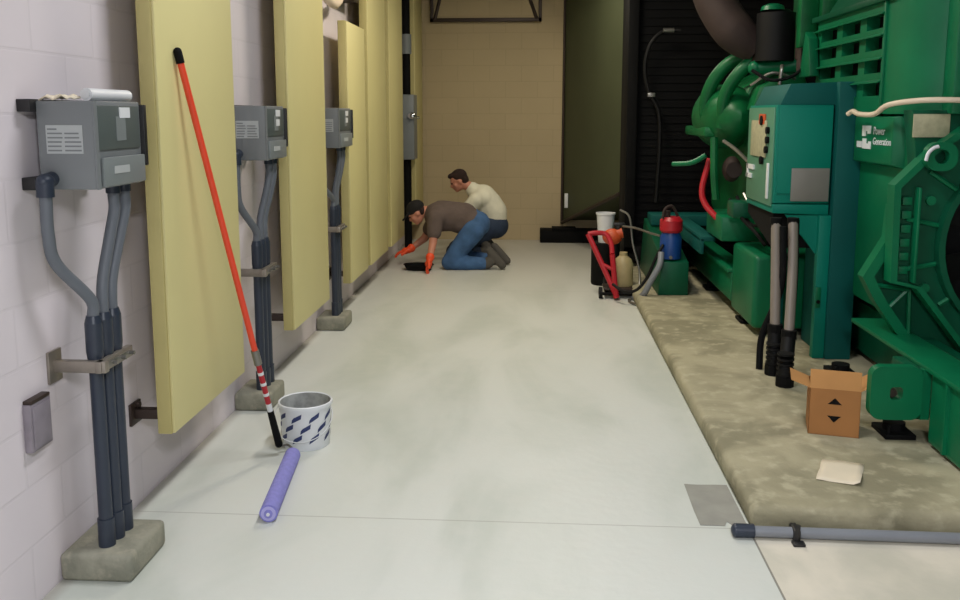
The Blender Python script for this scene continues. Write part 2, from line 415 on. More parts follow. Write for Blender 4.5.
conduits(6.19, .42, [(-1.50, 6.40), (-1.50, 6.46), (-1.50, 6.52)],
         ['left conduit of three below the third grey box', 'middle conduit of three below the third grey box', 'right conduit of three below the third grey box'])
clamp(6.40, 6.52, 'strut clamp across the farthest three conduits')

# white roll and crumpled paper on the nearest box
mb = MB().cyl((-1.46, 2.805, 1.663), (-1.46, 3.09, 1.663), .0205, seg=24); mb.ball((-1.46, 3.09, 1.663), (.0205, .008, .0205)).cyl((-1.46, 2.802, 1.663), (-1.46, 2.807, 1.663), .013, seg=16)
tag(mb.build('paper_roll', M['white']), 'white rolled tube lying on top of the nearest grey box', 'roll')
mb = MB(); pts = []
for i in range(7):
    for j in range(5):
        pts.append(mb.bm.verts.new((-1.575+j*.024, 2.722+i*.014, 1.645+.010*random.random()+(.012 if j % 2 else 0))))
for i in range(6):
    for j in range(4): mb.bm.faces.new((pts[i*5+j], pts[i*5+j+1], pts[i*5+j+6], pts[i*5+j+5]))
o = mb.build('crumpled_rag', M['paper']); sd = o.modifiers.new('t', 'SOLIDIFY'); sd.thickness = .004
tag(o, 'small crumpled tan rag beside the white roll on the nearest box', 'rag')

# wall outlet box
r = thing('outlet_box', (WL, 2.65, .5), 'small grey outlet box with rusty top, low on the near left wall', 'electrical box')
MB().box(WL, -1.603, 2.60, 2.72, .52, .68, .004).build('box', M['lilac_grey'], r)
MB().box(-1.603, -1.598, 2.61, 2.71, .53, .67, .003).build('cover_plate', M['lilac_grey'], r)
MB().box(WL, -1.600, 2.605, 2.715, .68, .692, .003).build('top_lip', M['bronze'], r)

# pipes and valves above the short panel
r = thing('pipe_assembly', (-1.55, 6.9, 2.4), 'pale lagged pipe elbows and dark valve above the short yellow panel', 'pipes')
MB().tube([(-1.56, 6.45, 3.2), (-1.56, 6.45, 2.62), (-1.55, 6.50, 2.47), (-1.53, 6.62, 2.42), (-1.53, 6.75, 2.42)], .035, 14).build('pipe', M['cable'], r)
MB().tube([(-1.54, 6.75, 2.42), (-1.53, 6.9, 2.47), (-1.54, 7.0, 2.62), (-1.55, 7.05, 2.9), (-1.55, 7.05, 3.3)], .03, 14).build('pipe', M['cable'], r)
MB().box(WL, -1.5, 6.85, 7.5, 2.52, 3.0, .01).build('valve_box', M['bronze'], r)
MB().cyl((-1.53, 6.62, 2.46), (-1.53, 6.62, 2.56), .02).cyl((-1.53, 6.62, 2.56), (-1.53, 6.62, 2.575), .06).build('valve_wheel', M['white'], r)
r2 = MB().box(WL, -1.57, 6.12, 6.72, 2.50, 2.9, .01).build('backing_shade', M['bronze'], r)  # dark sheet stands in for the shadow behind the pipes

# far riser with grey disconnect
r = thing('conduit_riser', (-1.5, 10.2, 0), 'black conduit riser with a grey switch box beyond the last bright panel', 'conduit')
MB().cyl((-1.50, 10.2, 0), (-1.50, 10.2, 3.9), .045).build('riser', M['gblack'], r)
MB().cyl((-1.50, 10.2, 2.28), (-1.50, 10.2, 2.5), .06).build('coupling', M['grey_l'], r)
sb = MB().box(-1.56, -1.40, 10.06, 10.34, 1.08, 1.82, .01).build('switch_box', M['grey_l'], r)
MB().cyl((-1.41, 10.02, 1.56), (-1.33, 10.02, 1.56), .016).ball((-1.42, 10.02, 1.58), (.05, .03, .04)).build('handle', M['chrome'], sb)  # chrome piece added to give the bright reflection on the switch box

# ------------------------------------------------------------------ roller and pole
r = thing('paint_roller', (-1.1, 3.55, 0), 'long red pole leaning on the nearest yellow panel with lilac roller on the floor', 'paint roller')
A = Vector((-1.205, 3.905, .075)); B = Vector((-1.424, 3.475, 1.845)); P = lambda k: tuple(A.lerp(B, k))
MB().cyl(P(.25), P(.98), .0135, seg=16).build('pole', M['redpole'], r)
MB().cyl(P(.975), P(1.), .0165, seg=16).ball(P(1.), .0165).build('end_cap', M['gblack'], r)
MB().cyl(P(.225), P(.265), .018, seg=16).build('lock_collar', M['steel'], r)
MB().cyl(P(.11), P(.225), .0125, seg=16).build('inner_pole', M['red'], r)
mb = MB()
for k in (.135, .165, .195): mb.cyl(P(k), P(k+.008), .0135, seg=16)
mb.build('stripe', M['white'], r)
MB().cyl(P(.085), P(.112), .013, seg=16).build('ferrule', M['white'], r)
MB().cyl(P(-.01), P(.09), .018, .015, seg=16).ball(P(-.01), .018).build('grip', M['gblack'], r)
MB().tube([P(0), (-1.20, 3.935, .04), (-1.17, 3.95, .037), (-1.125, 3.88, .037), (-1.116, 3.83, .037)], .006, 8).build('frame', M['steel'], r)
ax0, ax1 = Vector((-1.045, 3.23, .037)), Vector((-1.115, 3.83, .037)); 
sl = MB().cyl(ax0, ax1, .036, seg=28).build('roller_cover', M['roller'], r)
d = (ax0-ax1).normalized()
MB().cyl(ax0+d*.0005, ax0+d*.004, .029, seg=24).build('core_ring', M['roller_e'], r)
MB().cyl(ax0+d*.004, ax0+d*.009, .017, seg=20).build('core_plug', M['roller'], r)
MB().cyl(ax0+d*.009, ax0+d*.013, .007, seg=12).build('core_nut', M['white'], r)

# bucket
bc = Vector((-1.115, 4.075, 0))
r = thing('paint_bucket', bc, 'white bucket with navy printed dashes standing beside the roller pole', 'bucket')
prof = [(0, 0), (.112, 0), (.114, .004), (.124, .2), (.131, .202), (.131, .218), (.126, .222), (.121, .218), (.119, .2), (.108, .03), (0, .03)]
MB().lathe(prof[:8], bc, seg=48).build('pail', M['bucket'], r)
MB().lathe(prof[7:], bc, seg=48).build('inner_coating', M['bucket_in'], r)
mb = MB()
def surf(ang, z, off=.0012):
    rr = .114+(z-.004)*(.01/.196)+off; return (bc.x+rr*math.cos(ang), bc.y+rr*math.sin(ang), z)
for row in range(3):
    for k in range(9):
        a0 = 2*PI*k/9+(.35 if row % 2 else 0)+.2; z0 = .035+row*.052; n = 5
        lo = [mb.bm.verts.new(surf(a0+.40*i/n, z0+.026*i/n)) for i in range(n+1)]
        hi = [mb.bm.verts.new(surf(a0+.40*i/n+.03, z0+.024+.026*i/n-(.006 if i in (0,) else 0))) for i in range(n+1)]
        for i in range(n): mb.bm.faces.new((lo[i], lo[i+1], hi[i+1], hi[i]))
mb.build('printed_dashes', M['navy'], r)
MB().tube([(bc.x-.128, bc.y-.01, .195), (bc.x-.145, bc.y-.04, .15), (bc.x-.12, bc.y-.09, .09), (bc.x-.05, bc.y-.135, .06), (bc.x+.04, bc.y-.138, .06), (bc.x+.11, bc.y-.09, .09), (bc.x+.14, bc.y-.04, .15), (bc.x+.128, bc.y-.01, .195)], .0022, 6).build('wire_handle', M['white'], r)

# patch and pipe, paper, carton
def sheet(name, pts, z, th, m, label, categ, bev=0.):
    return tag(MB().prism(pts, 'z', z, z+th, bev).build(name, m), label, categ)
sheet('tape_patch', [(.655, 3.70), (.71, 3.695), (.79, 3.70), (.838, 3.70), (.838, 3.48), (.838, 3.31), (.78, 3.32), (.765, 3.35), (.75, 3.31), (.655, 3.312), (.652, 3.44)], .0005, .002, M['tape'], 'dull grey square patch on the white floor at the pad corner', 'patch')
r = thing('floor_pipe', (1.6, 3.19, 0), 'grey pipe lying on the floor along the front of the concrete pad', 'pipe')
MB().cyl((.82, 3.225, .025), (3.6, 3.19, .025), .021, seg=20).build('pipe', M['pipe'], r)
MB().cyl((.77, 3.226, .026), (.84, 3.226, .026), .026, seg=20).ball((.77, 3.226, .026), (.016, .026, .026)).build('end_cap', M['conduit_d'], r)
MB().box(.98, 1.005, 3.185, 3.26, .001, .05, .006).cyl((.9925, 3.19, .0), (.9925, 3.19, .07), .010, seg=8).box(.97, 1.015, 3.155, 3.19, .0, .012, .003).build('clamp', M['black'], r)
mb = MB(); q = [(1.259, 3.767), (1.423, 3.722), (1.323, 3.488), (1.166, 3.548)]; g = []
for i in range(7):
    for j in range(7):
        u, v = i/6, j/6; a = Vector((*q[0], 0)).lerp(Vector((*q[1], 0)), u); b = Vector((*q[3], 0)).lerp(Vector((*q[2], 0)), u); p = a.lerp(b, v)
        g.append(mb.bm.verts.new((p.x+.004*random.random(), p.y+.006*random.random(), .1015+.004*abs(math.sin(u*3+v*2))+(.012 if (i == 6 and j > 3) else 0))))
for i in range(6):
    for j in range(6): mb.bm.faces.new((g[i*7+j], g[(i+1)*7+j], g[(i+1)*7+j+1], g[i*7+j+1]))
o = mb.build('paper_sheet', M['paper']); sd = o.modifiers.new('t', 'SOLIDIFY'); sd.thickness = .0012
tag(o, 'loose cream sheet of paper lying flat on the bare concrete pad', 'paper')

c0 = Vector((1.428, 4.165, .1)); r = thing('cardboard_box', c0, 'open brown cardboard box with two dark triangles, on the pad', 'box')
RZ = Matrix.Rotation(math.radians(-14), 4, 'Z')
def W(x, y, z): return tuple(c0 + RZ @ Vector((x, y, z)))
def bx8(x0, x1, y0, y1, z0, z1): return [W(x0, y0, z0), W(x1, y0, z0), W(x1, y1, z0), W(x0, y1, z0), W(x0, y0, z1), W(x1, y0, z1), W(x1, y1, z1), W(x0, y1, z1)]
w, dp, h, th = .112, .10, .225, .004
mb = MB().hexa(bx8(-w, w, -dp, -dp+th, 0, h)).hexa(bx8(-w, w, dp-th, dp, 0, h)).hexa(bx8(-w, -w+th, -dp, dp, 0, h)).hexa(bx8(w-th, w, -dp, dp, 0, h)).hexa(bx8(-w, w, -dp, dp, 0, th))
mb.build('carton_body', M['carton'], r)
MB().hexa([W(-w, -dp, h), W(w, -dp, h), W(w, -dp+th, h), W(-w, -dp+th, h), W(-w, -dp+.02, h+.085), W(w, -dp+.02, h+.085), W(w, -dp+.02+th, h+.085), W(-w, -dp+.02+th, h+.085)]).build('flap', M['carton_l'], r)
MB().hexa([W(-w, -dp, h), W(-w+th, -dp, h), W(-w+th, dp, h), W(-w, dp, h), W(-w-.085, -dp, h+.03), W(-w-.085, -dp, h+.034), W(-w-.085, dp, h+.034), W(-w-.085, dp, h+.03)]).build('flap', M['carton_l'], r)
MB().hexa([W(w-th, -dp, h), W(w, -dp, h), W(w, dp, h), W(w-th, dp, h), W(w+.07, -dp, h+.048), W(w+.073, -dp, h+.043), W(w+.073, dp, h+.043), W(w+.07, dp, h+.048)]).build('flap', M['carton_l'], r)
for zc, s in ((.165, 1), (.085, -1)):
    v = [(-.032, -.012*s), (.032, -.012*s), (.020, -.002*s), (.006, .014*s), (0, .019*s), (-.006, .014*s), (-.020, -.002*s)]
    mb = MB(); a = [mb.bm.verts.new(W(x, -dp-.001, zc+z)) for x, z in v]; mb.bm.faces.new(a); mb.build('printed_triangle', M['gblack'], r)

# ------------------------------------------------------------------ far end things
r = thing('exhaust_hood', (-.64, 11.15, 2.74), 'dark framed hood high on the far beige wall', 'hood')
x0, x1 = -1.335, .048; fr = MB()
fr.box(x0, x1, 11.12, 11.17, 2.73, 2.775, .003).box(x0, x0+.04, 11.12, 11.17, 2.73, 4.0, .003).box(x1-.04, x1, 11.12, 11.17, 2.73, 4.0, .003)
fr.build('frame', M['bronze'], r)
MB().hexa([(x0+.02, 11.14, 2.76), (x1-.02, 11.14, 2.76), (x1-.02, YF, 2.76), (x0+.02, YF, 2.76), (x0+.33, 11.18, 3.9), (x1-.46, 11.18, 3.9), (x1-.46, YF, 3.9), (x0+.33, YF, 3.9)]).build('hopper', M['wall_b'], r)
for pa, pb in (((x0+.06, 11.13, 2.76), (x0+.35, 11.16, 3.9)), ((x1-.06, 11.13, 2.76), (x1-.48, 11.16, 3.9))):
    MB().tube([pa, pb], .022, 8, smooth=False).build('brace', M['bronze'], r)

r = thing('air_duct', (2.2, 10.3, .24), 'olive sheet-metal duct joining the radiator to the far wall', 'duct')
d8 = [(.335, YF-.004, .26), (.885, 9.34, .79), (4.3, 9.34, .79), (4.5, YF-.004, .26), (.335, YF-.004, 3.9), (.885, 9.34, 3.9), (4.3, 9.34, 3.9), (4.5, YF-.004, 3.9)]
MB().hexa(d8).build('duct_body', M['olive'], r)
MB().tube([(.325, 11.17, .22), (.335, 11.17, 3.9)], .018, 6, smooth=False).build('wall_flange', M['bronze'], r)
MB().tube([(.33, 11.14, .235), (.87, 9.36, .76)], .022, 6, smooth=False).build('lower_flange', M['bronze'], r)
MB().box(.352, .395, 10.97, 11.02, .44, .62, .004).build('latch', M['white'], r)
tag(MB().box(.05, .80, 10.95, 11.18, 0, .165, .01).box(.2, .5, 10.93, 11.15, .165, .19, .005).build('equipment_case', M['gblack']), 'low black case on the floor at the foot of the far wall', 'case')

# ------------------------------------------------------------------ generator
XC = 2.5
g = thing('generator', (XC, 6., .1), 'large green diesel generator set standing on the concrete pad', 'generator')
def G(mb, name, m='green', parent=None, **k): return mb.build(name, M[m], parent or g, **k)
# skid
for s in (-1, 1):
    fx = lambda a, b: tuple(sorted((XC+s*(XC-a), XC+s*(XC-b))))
    mb = MB().box(*fx(1.77, 1.97), 3.2, 4.95, .445, .468, .004).box(*fx(1.79, 1.97), 3.2, 3.96, .12, .145, .004).box(*fx(1.79, 1.81), 3.2, 3.96, .14, .45)
    for yy in (3.3, 3.78): mb.box(*fx(1.772, 1.80), yy, yy+.02, .13, .45)
    G(mb, 'skid_rail')
    G(MB().box(*fx(2.02, 2.08), 3.2, 5.95, .14, .44), 'inner_beam', 'green_d')  # darker green puts the shade of the skid recess into the colour
G(MB().box(1.8, 3.2, 3.2, 3.3, .14, .45, .01), 'cross_member')
G(MB().box(1.47, 1.95, 5.95, 6.62, .15, .655, .035, seg=3), 'skid_corner_box')
G(MB().box(1.47, 1.6, 6.62, 8.55, .2, .44, .01).box(1.44, 1.62, 6.62, 8.55, .42, .45, .004), 'skid_rail', 'green')
G(MB().box(1.30, 1.42, 7.0, 8.6, .60, .64, .006).box(1.30, 1.33, 7.0, 8.6, .5, .62, .004), 'upper_rail', 'teal_d')
G(MB().hexa([(1.02, 7.3, .1), (1.27, 7.3, .1), (1.27, 8.6, .1), (1.02, 8.6, .1), (1.05, 7.3, .38), (1.27, 7.3, .38), (1.27, 8.6, .60), (1.05, 8.6, .60)], .008), 'radiator_foot', 'green_d')
G(MB().box(1.08, 1.95, 8.3, 8.6, .56, .66, .01), 'cross_member', 'teal_d')
for (xx, yy) in ((1.70, 4.12), (1.78, 5.1), (1.55, 6.4), (1.53, 7.6)):
    mb = MB().box(xx-.07, xx+.07, yy-.09, yy+.09, .1, .125, .004).cyl((xx, yy, .125), (xx, yy, .16), .05).cyl((xx-.05, yy-.07, .12), (xx-.05, yy-.07, .16), .01, seg=6)
    G(mb, 'vibration_mount', 'gblack')
# lifting lug with pin hole
def ring_plate(cx, cz, hw, hh, rad, hole, y0, y1, n=10):
    mb = MB(); out = []
    for (sx, sz, a0) in ((1, 1, 0), (-1, 1, PI/2), (-1, -1, PI), (1, -1, 1.5*PI)):
        for k in range(n+1):
            a = a0+PI/2*k/n; out.append((cx+sx*(hw-rad)+rad*math.cos(a), cz+sz*(hh-rad)+rad*math.sin(a)))
    m = len(out); inn = [(cx+hole*math.cos(math.atan2(z-cz, x-cx)), cz+hole*math.sin(math.atan2(z-cz, x-cx))) for x, z in out]
    V = [[mb.bm.verts.new((x, y, z)) for x, z in L_] for L_ in (out, inn) for y in (y0, y1)]
    o0, o1, i0, i1 = V
    for k in range(m):
        j = (k+1) % m
        for q in ((o0[k], o0[j], i0[j], i0[k]), (o1[k], i1[k], i1[j], o1[j]), (o0[k], o1[k], o1[j], o0[j]), (i0[k], i0[j], i1[j], i1[k])): mb.bm.faces.new(q)
    mb.bm.verts.ensure_lookup_table(); return mb
G(ring_plate(1.645, .34, .115, .125, .05, .034, 3.98, 4.03).box(1.76, 1.80, 3.99, 4.03, .215, .45), 'lifting_lug')
G(MB().box(1.72, 1.80, 4.03, 4.25, .20, .445, .01), 'lug_block', 'green_d')
G(MB().cyl((1.635, 4.005, .335), (1.635, 4.035, .335), .022), 'lug_bolt', 'bronze')
# alternator housing
hs = [(1.87, 4.97), (1.875, 4.85), (1.90, 4.76), (1.95, 4.68), (2.02, 4.63), (2.1, 4.61), (2.95, 4.61), (3.13, 4.97), (3.13, 6.15), (1.95, 6.15), (1.95, 4.97)]
G(MB().prism(hs, 'z', 1.60, 2.20, .0), 'terminal_housing')
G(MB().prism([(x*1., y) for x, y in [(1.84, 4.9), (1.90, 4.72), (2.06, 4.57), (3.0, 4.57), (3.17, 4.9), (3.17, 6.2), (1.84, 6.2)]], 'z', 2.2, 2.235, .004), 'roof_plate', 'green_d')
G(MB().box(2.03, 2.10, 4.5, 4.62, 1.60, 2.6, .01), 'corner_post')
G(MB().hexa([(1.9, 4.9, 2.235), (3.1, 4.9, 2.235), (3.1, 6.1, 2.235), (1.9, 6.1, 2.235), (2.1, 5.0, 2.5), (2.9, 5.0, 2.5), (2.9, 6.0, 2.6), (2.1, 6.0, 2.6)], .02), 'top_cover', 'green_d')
G(MB().box(1.93, 3.1, 4.66, 6.15, .50, 1.60, .03), 'alternator_housing')
# louvre side: rows of slots between projecting lips
lv = MB(); y0, y1 = 4.97, 6.15
rows = [(2.065, 2.145), (1.95, 2.03), (1.825, 1.905), (1.70, 1.78)]
zs = [2.2]+[v for rr in rows for v in (rr[1], rr[0])]+[1.60]
for a, b in zip(zs[0::2], zs[1::2]): lv.box(1.87, 1.95, y0, y1, b, a)
for (a, b) in rows:
    for ya, yb in ((y0, y0+.035), (y0+.30, y0+.40), (y0+.70, y0+.80), (y1-.07, y1)): lv.box(1.872, 1.95, ya, yb, a, b)
lvo = G(lv, 'louvre_panel')
G(MB().box(1.945, 1.949, y0, y1, 1.68, 2.16), 'louvre_shade_sheet', 'gblack', lvo)  # black sheet paints the shade inside the louvre slots
for a, b in rows:
    G(MB().hexa([(1.872, y0, b), (1.872, y1, b), (1.84, y1, b-.012), (1.84, y0, b-.012), (1.872, y0, b+.008), (1.872, y1, b+.008), (1.84, y1, b-.006), (1.84, y0, b-.006)]), 'louvre_lip', 'green', lvo)
G(MB().box(1.855, 1.875, y0-.01, y0+.012, 1.6, 2.2, .003), 'edge_trim')
# logo box
lb = G(MB().hexa([(1.87, 4.80, 1.33), (1.97, 4.76, 1.30), (1.97, 5.36, 1.30), (1.87, 5.36, 1.33), (1.87, 4.80, 1.585), (1.97, 4.76, 1.60), (1.97, 5.36, 1.60), (1.87, 5.36, 1.585)], .008), 'outlet_box')
# block emblem: pieces of a squared C seen on the side face (local u runs towards the camera)
em = MB()
def lg(u0, u1, z0_, z1_): em.box(1.866, 1.8705, 5.30-u1, 5.30-u0, z0_, z1_)
lg(.075, .20, 1.505, 1.535); lg(.075, .125, 1.475, 1.505); lg(.155, .20, 1.49, 1.505); lg(.0, .075, 1.41, 1.445); lg(.085, .21, 1.405, 1.435); lg(.085, .14, 1.435, 1.462); lg(.175, .21, 1.435, 1.447)
em.build('emblem', M['white'], lb)
ML = Matrix.Translation((1.868, 5.06, 1.488)) @ Matrix.Rotation(-PI/2, 4, 'Z') @ Matrix.Rotation(PI/2, 4, 'X')
text_mesh('lettering', 'Power', .062, ML, M['white'], lb)
text_mesh('lettering', 'Generation', .055, Matrix.Translation((0, 0, -.055)) @ ML, M['white'], lb)
# end face: upper plate with data label and lifting eye
G(MB().prism([(1.86, 1.62), (2.95, 1.62), (3.12, 1.40), (3.12, 1.2), (1.93, 1.2), (1.90, 1.35)], 'y', 4.55, 4.66, .008), 'end_plate', 'green_d')
G(MB().box(1.868, 2.045, 4.541, 4.549, 1.485, 1.60, .002), 'data_plate', 'tanplate')
G(ring_plate(1.965, 1.395, .075, .07, .06, .035, 4.42, 4.468), 'lifting_eye')
G(MB().tube([(1.885, 4.41, 1.375), (1.893, 4.41, 1.41), (1.915, 4.41, 1.435), (1.94, 4.41, 1.445)], .009, 8), 'white_marking', 'white')
# end bracket: octagonal raised frame with ribs round a circular opening
def oct_pts(k):
    base = [(1.78, .76), (1.77, 1.25), (1.93, 1.42), (2.12, 1.56), (2.88, 1.56), (3.07, 1.42), (3.23, 1.25), (3.22, .76), (3.09, .73), (2.83, .40), (2.17, .40), (1.91, .73)]
    c = Vector((XC, .95)); return [tuple(c+(Vector(p)-c)*k) for p in base]
def frame_y(outer, inner, y0, y1):
    mb = MB(); m = len(outer); V = [[mb.bm.verts.new((x, y, z)) for x, z in L_] for L_ in (outer, inner) for y in (y0, y1)]; o0, o1, i0, i1 = V
    for k in range(m):
        j = (k+1) % m
        for q in ((o0[k], o0[j], i0[j], i0[k]), (o1[k], i1[k], i1[j], o1[j]), (o0[k], o1[k], o1[j], o0[j]), (i0[k], i0[j], i1[j], i1[k])): mb.bm.faces.new(q)
    return mb
G(frame_y(oct_pts(1.), oct_pts(.955), 4.47, 4.56), 'end_bracket')
N_ = 48; circ = lambda R: [(XC+R*math.cos(2*PI*k/N_+PI), .95+R*math.sin(2*PI*k/N_+PI)) for k in range(N_)]
def oct_sample(k):
    P_ = oct_pts(k); out = []
    for i in range(N_):
        a = 2*PI*i/N_+PI; d_ = Vector((math.cos(a), math.sin(a))); best = 9
        for p, q in zip(P_, P_[1:]+P_[:1]):
            p, q = Vector(p)-Vector((XC, .95)), Vector(q)-Vector((XC, .95)); e = q-p; den = d_.x*e.y-d_.y*e.x
            if abs(den) < 1e-9: continue
            tt = (p.x*e.y-p.y*e.x)/den; uu = (p.x*d_.y-p.y*d_.x)/den
            if tt > 0 and -1e-6 <= uu <= 1+1e-6: best = min(best, tt)
        out.append((XC+d_.x*best, .95+d_.y*best))
    return out
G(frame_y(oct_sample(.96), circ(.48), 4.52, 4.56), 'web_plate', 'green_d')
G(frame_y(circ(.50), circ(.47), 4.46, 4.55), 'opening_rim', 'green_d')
V_oct = oct_sample(.95)
for k in range(16):
    a = PI+(k-7.5)*2*PI/16; ca, sa = math.cos(a), math.sin(a)
    bo = V_oct[int(round((a-PI)/(2*PI)*N_)) % N_]; rm = min(.66, math.hypot(bo[0]-XC, bo[1]-.95)-.02)
    mb = MB().tube([(XC+.50*ca, 4.51, .95+.50*sa), (XC+rm*ca, 4.51, .95+rm*sa)], .013, 6, smooth=False)
    G(mb, 'rib')
    if k % 2 == 0:
        b_ = a+PI/16; G(MB().cyl((XC+.58*math.cos(b_), 4.50, .95+.58*math.sin(b_)), (XC+.58*math.cos(b_), 4.53, .95+.58*math.sin(b_)), .024, seg=12), 'bolt', 'green')
G(MB().box(1.885, 1.90, 4.46, 4.53, .76, 1.24, .004), 'side_strap')
for i in range(6): G(MB().box(1.825, 1.87, 4.495, 4.525, .80+i*.07, .84+i*.07, .003), 'tooth', 'green')
G(MB().cyl((XC, 4.535, .95), (XC, 4.64, .95), .485, seg=48), 'intake_recess', 'gblack')
fan = G(MB().cyl((XC, 4.44, .95), (XC, 4.6, .95), .14, seg=32).ball((XC, 4.44, .95), (.14, .04, .14)), 'fan_hub', 'rubber')
for k in range(9):
    a = 2*PI*k/9; ca, sa = math.cos(a), math.sin(a); nx, nz = -sa*.07, ca*.07
    G(MB().hexa([(XC+.12*ca-nx, 4.47, .95+.12*sa-nz), (XC+.45*ca-nx*1.6, 4.47, .95+.45*sa-nz*1.6), (XC+.45*ca+nx*1.6, 4.56, .95+.45*sa+nz*1.6), (XC+.12*ca+nx, 4.56, .95+.12*sa+nz),
                 (XC+.12*ca-nx, 4.476, .95+.12*sa-nz), (XC+.45*ca-nx*1.6, 4.476, .95+.45*sa-nz*1.6), (XC+.45*ca+nx*1.6, 4.566, .95+.45*sa+nz*1.6), (XC+.12*ca+nx, 4.566, .95+.12*sa+nz)]), 'fan_blade', 'rubber', fan)
# adapter flange behind, with triangular stiffeners down to the skid
fl = [(1.80, 1.14), (1.79, .97), (1.68, .77), (1.75, .64), (1.90, .43), (2.02, .33), (2.98, .33), (3.32, .77), (3.21, .97), (3.2, 1.14)]
c_ = Vector((XC, .8)); fi = [tuple(c_+(Vector(p)-c_)*.93) for p in fl]
G(frame_y(fl, fi, 4.57, 4.65), 'adapter_flange')
G(MB().prism([tuple(c_+(Vector(p)-c_)*.95) for p in fl], 'y', 4.62, 4.65), 'flange_web', 'green_d')
for pa, pb in (((1.755, 4.6, .725), (1.93, 4.6, .70)), ((1.92, 4.6, .70), (1.80, 4.6, .57)), ((1.93, 4.6, .70), (1.94, 4.6, .42))):
    G(MB().tube([pa, pb], .012, 6, smooth=False), 'stiffener')
# flywheel end between alternator and engine
G(MB().prism([(1.9, .7), (1.75, 1.1), (1.85, 1.65), (2.15, 2.0), (2.85, 2.0), (3.15, 1.65), (3.25, 1.1), (3.1, .7)], 'y', 6.15, 6.5, .02), 'flywheel_housing', 'green_d')
# engine
G(MB().box(1.62, 3.2, 6.5, 8.3, .72, 1.72, .06).box(1.75, 3.05, 6.55, 8.25, .55, .74, .04), 'engine_block', 'green_e')
for i in range(5):
    yy = 6.62+i*.33
    G(MB().hexa([(1.56, yy, 1.62), (1.98, yy, 1.75), (1.98, yy+.27, 1.75), (1.56, yy+.27, 1.62), (1.62, yy+.02, 1.80), (1.92, yy+.02, 1.96), (1.92, yy+.25, 1.96), (1.62, yy+.25, 1.80)], .025), 'cylinder_head', 'green_e')
G(MB().ball((1.52, 7.35, 1.58), (.24, .62, .26)), 'intake_casting', 'green_e')
G(MB().tube([(1.38, 7.2, 1.42), (1.33, 7.15, 1.66), (1.38, 7.1, 1.86), (1.50, 7.05, 2.0), (1.66, 7.0, 2.04)], .052, 14), 'intake_pipe', 'green_e')
G(MB().tube([(1.42, 6.9, 1.50), (1.42, 6.85, 1.74), (1.52, 6.8, 1.92), (1.66, 6.8, 2.03)], .05, 14), 'intake_pipe', 'green_e')
G(MB().box(1.30, 1.62, 7.0, 7.9, 1.42, 1.50, .02), 'manifold_flange', 'green_e')
G(MB().cyl((1.60, 6.7, 1.935), (1.98, 6.6, 1.955), .05, seg=18).ball((1.60, 6.7, 1.935), .055), 'coolant_pipe', 'green')
tb = G(MB().cyl((1.72, 6.65, 1.98), (1.72, 6.65, 2.32), .135, seg=32).cyl((1.72, 6.65, 2.32), (1.72, 6.65, 2.345), .12, .09, seg=32), 'air_filter', 'rubber')
G(MB().lathe([(.0, .05), (.04, .045), (.075, .03), (.085, 0)], (1.68, 6.6, 2.335), seg=24), 'filter_cap', 'green', tb)
G(MB().tube([(1.20, 6.95, 2.9), (1.30, 6.92, 2.52), (1.40, 6.85, 2.30), (1.50, 6.8, 2.17), (1.62, 6.8, 2.10)], [.135, .15, .15, .12], 20), 'exhaust_elbow', 'elbow')
G(MB().cyl((1.62, 6.8, 2.10), (1.70, 6.82, 2.06), .15, seg=24), 'exhaust_flange', 'bronze')
G(MB().box(1.82, 1.88, 6.35, 6.5, 1.98, 2.2, .01).cyl((1.86, 6.4, 1.9), (1.86, 6.4, 2.15), .05, seg=16), 'starter_bracket', 'elbow')
G(MB().box(1.9, 2.1, 6.2, 6.9, 2.0, 2.75, .03).box(1.78, 1.9, 6.25, 6.35, 2.05, 2.5, .01), 'aftercooler', 'green_e')
G(MB().prism([(6.3, 1.85), (6.05, 1.85), (6.12, 2.1), (6.2, 2.15)], 'x', 1.80, 1.86, .005), 'gusset', 'green')
for pts_, rr, m_ in (([(1.48, 6.3, 1.9), (1.6, 6.25, 1.83), (1.75, 6.25, 1.86), (1.85, 6.3, 1.95)], .012, 'rubber'), ([(1.5, 6.4, 1.80), (1.62, 6.3, 1.88), (1.78, 6.3, 1.84)], .01, 'steel'), ([(1.66, 6.25, 1.80), (1.67, 6.25, 1.9), (1.68, 6.28, 1.93)], .013, 'steel'),
                    ([(1.32, 7.0, 1.28), (1.22, 7.05, 1.22), (1.10, 7.2, 1.20)], .02, 'green'), ([(1.36, 6.9, 1.42), (1.36, 6.85, 1.15), (1.38, 6.85, .95)], .03, 'green_e'), ([(1.40, 6.75, 1.40), (1.47, 6.65, 1.34), (1.56, 6.55, 1.24)], .014, 'steel')):
    G(MB().tube(pts_, rr, 8), 'engine_line', m_)
G(MB().ball((1.50, 6.9, 1.18), (.07, .09, .1)).cyl((1.50, 6.8, 1.18), (1.50, 6.95, 1.18), .06), 'fuel_pump', 'elbow')
G(MB().tube([(1.36, 7.05, 1.25), (1.30, 7.0, 1.02), (1.32, 6.95, .90), (1.40, 6.85, .80)], .024, 10), 'red_hose', 'red')
G(MB().box(1.38, 1.78, 6.62, 7.2, .655, .84, .015), 'battery_box', 'green')
for k in range(5):
    G(MB().tube([(1.42+.05*k, 6.55, .98+.02*k), (1.47+.05*k, 6.35, .86-.03*(k % 2)), (1.50+.04*k, 6.1, .80+.03*(k % 3)), (1.55+.03*k, 6.0, .72)], .013, 8), 'battery_cable', 'gblack' if k != 2 else 'steel')
G(MB().box(1.40, 1.62, 6.35, 6.55, .86, .98, .02), 'solenoid', 'green_d')
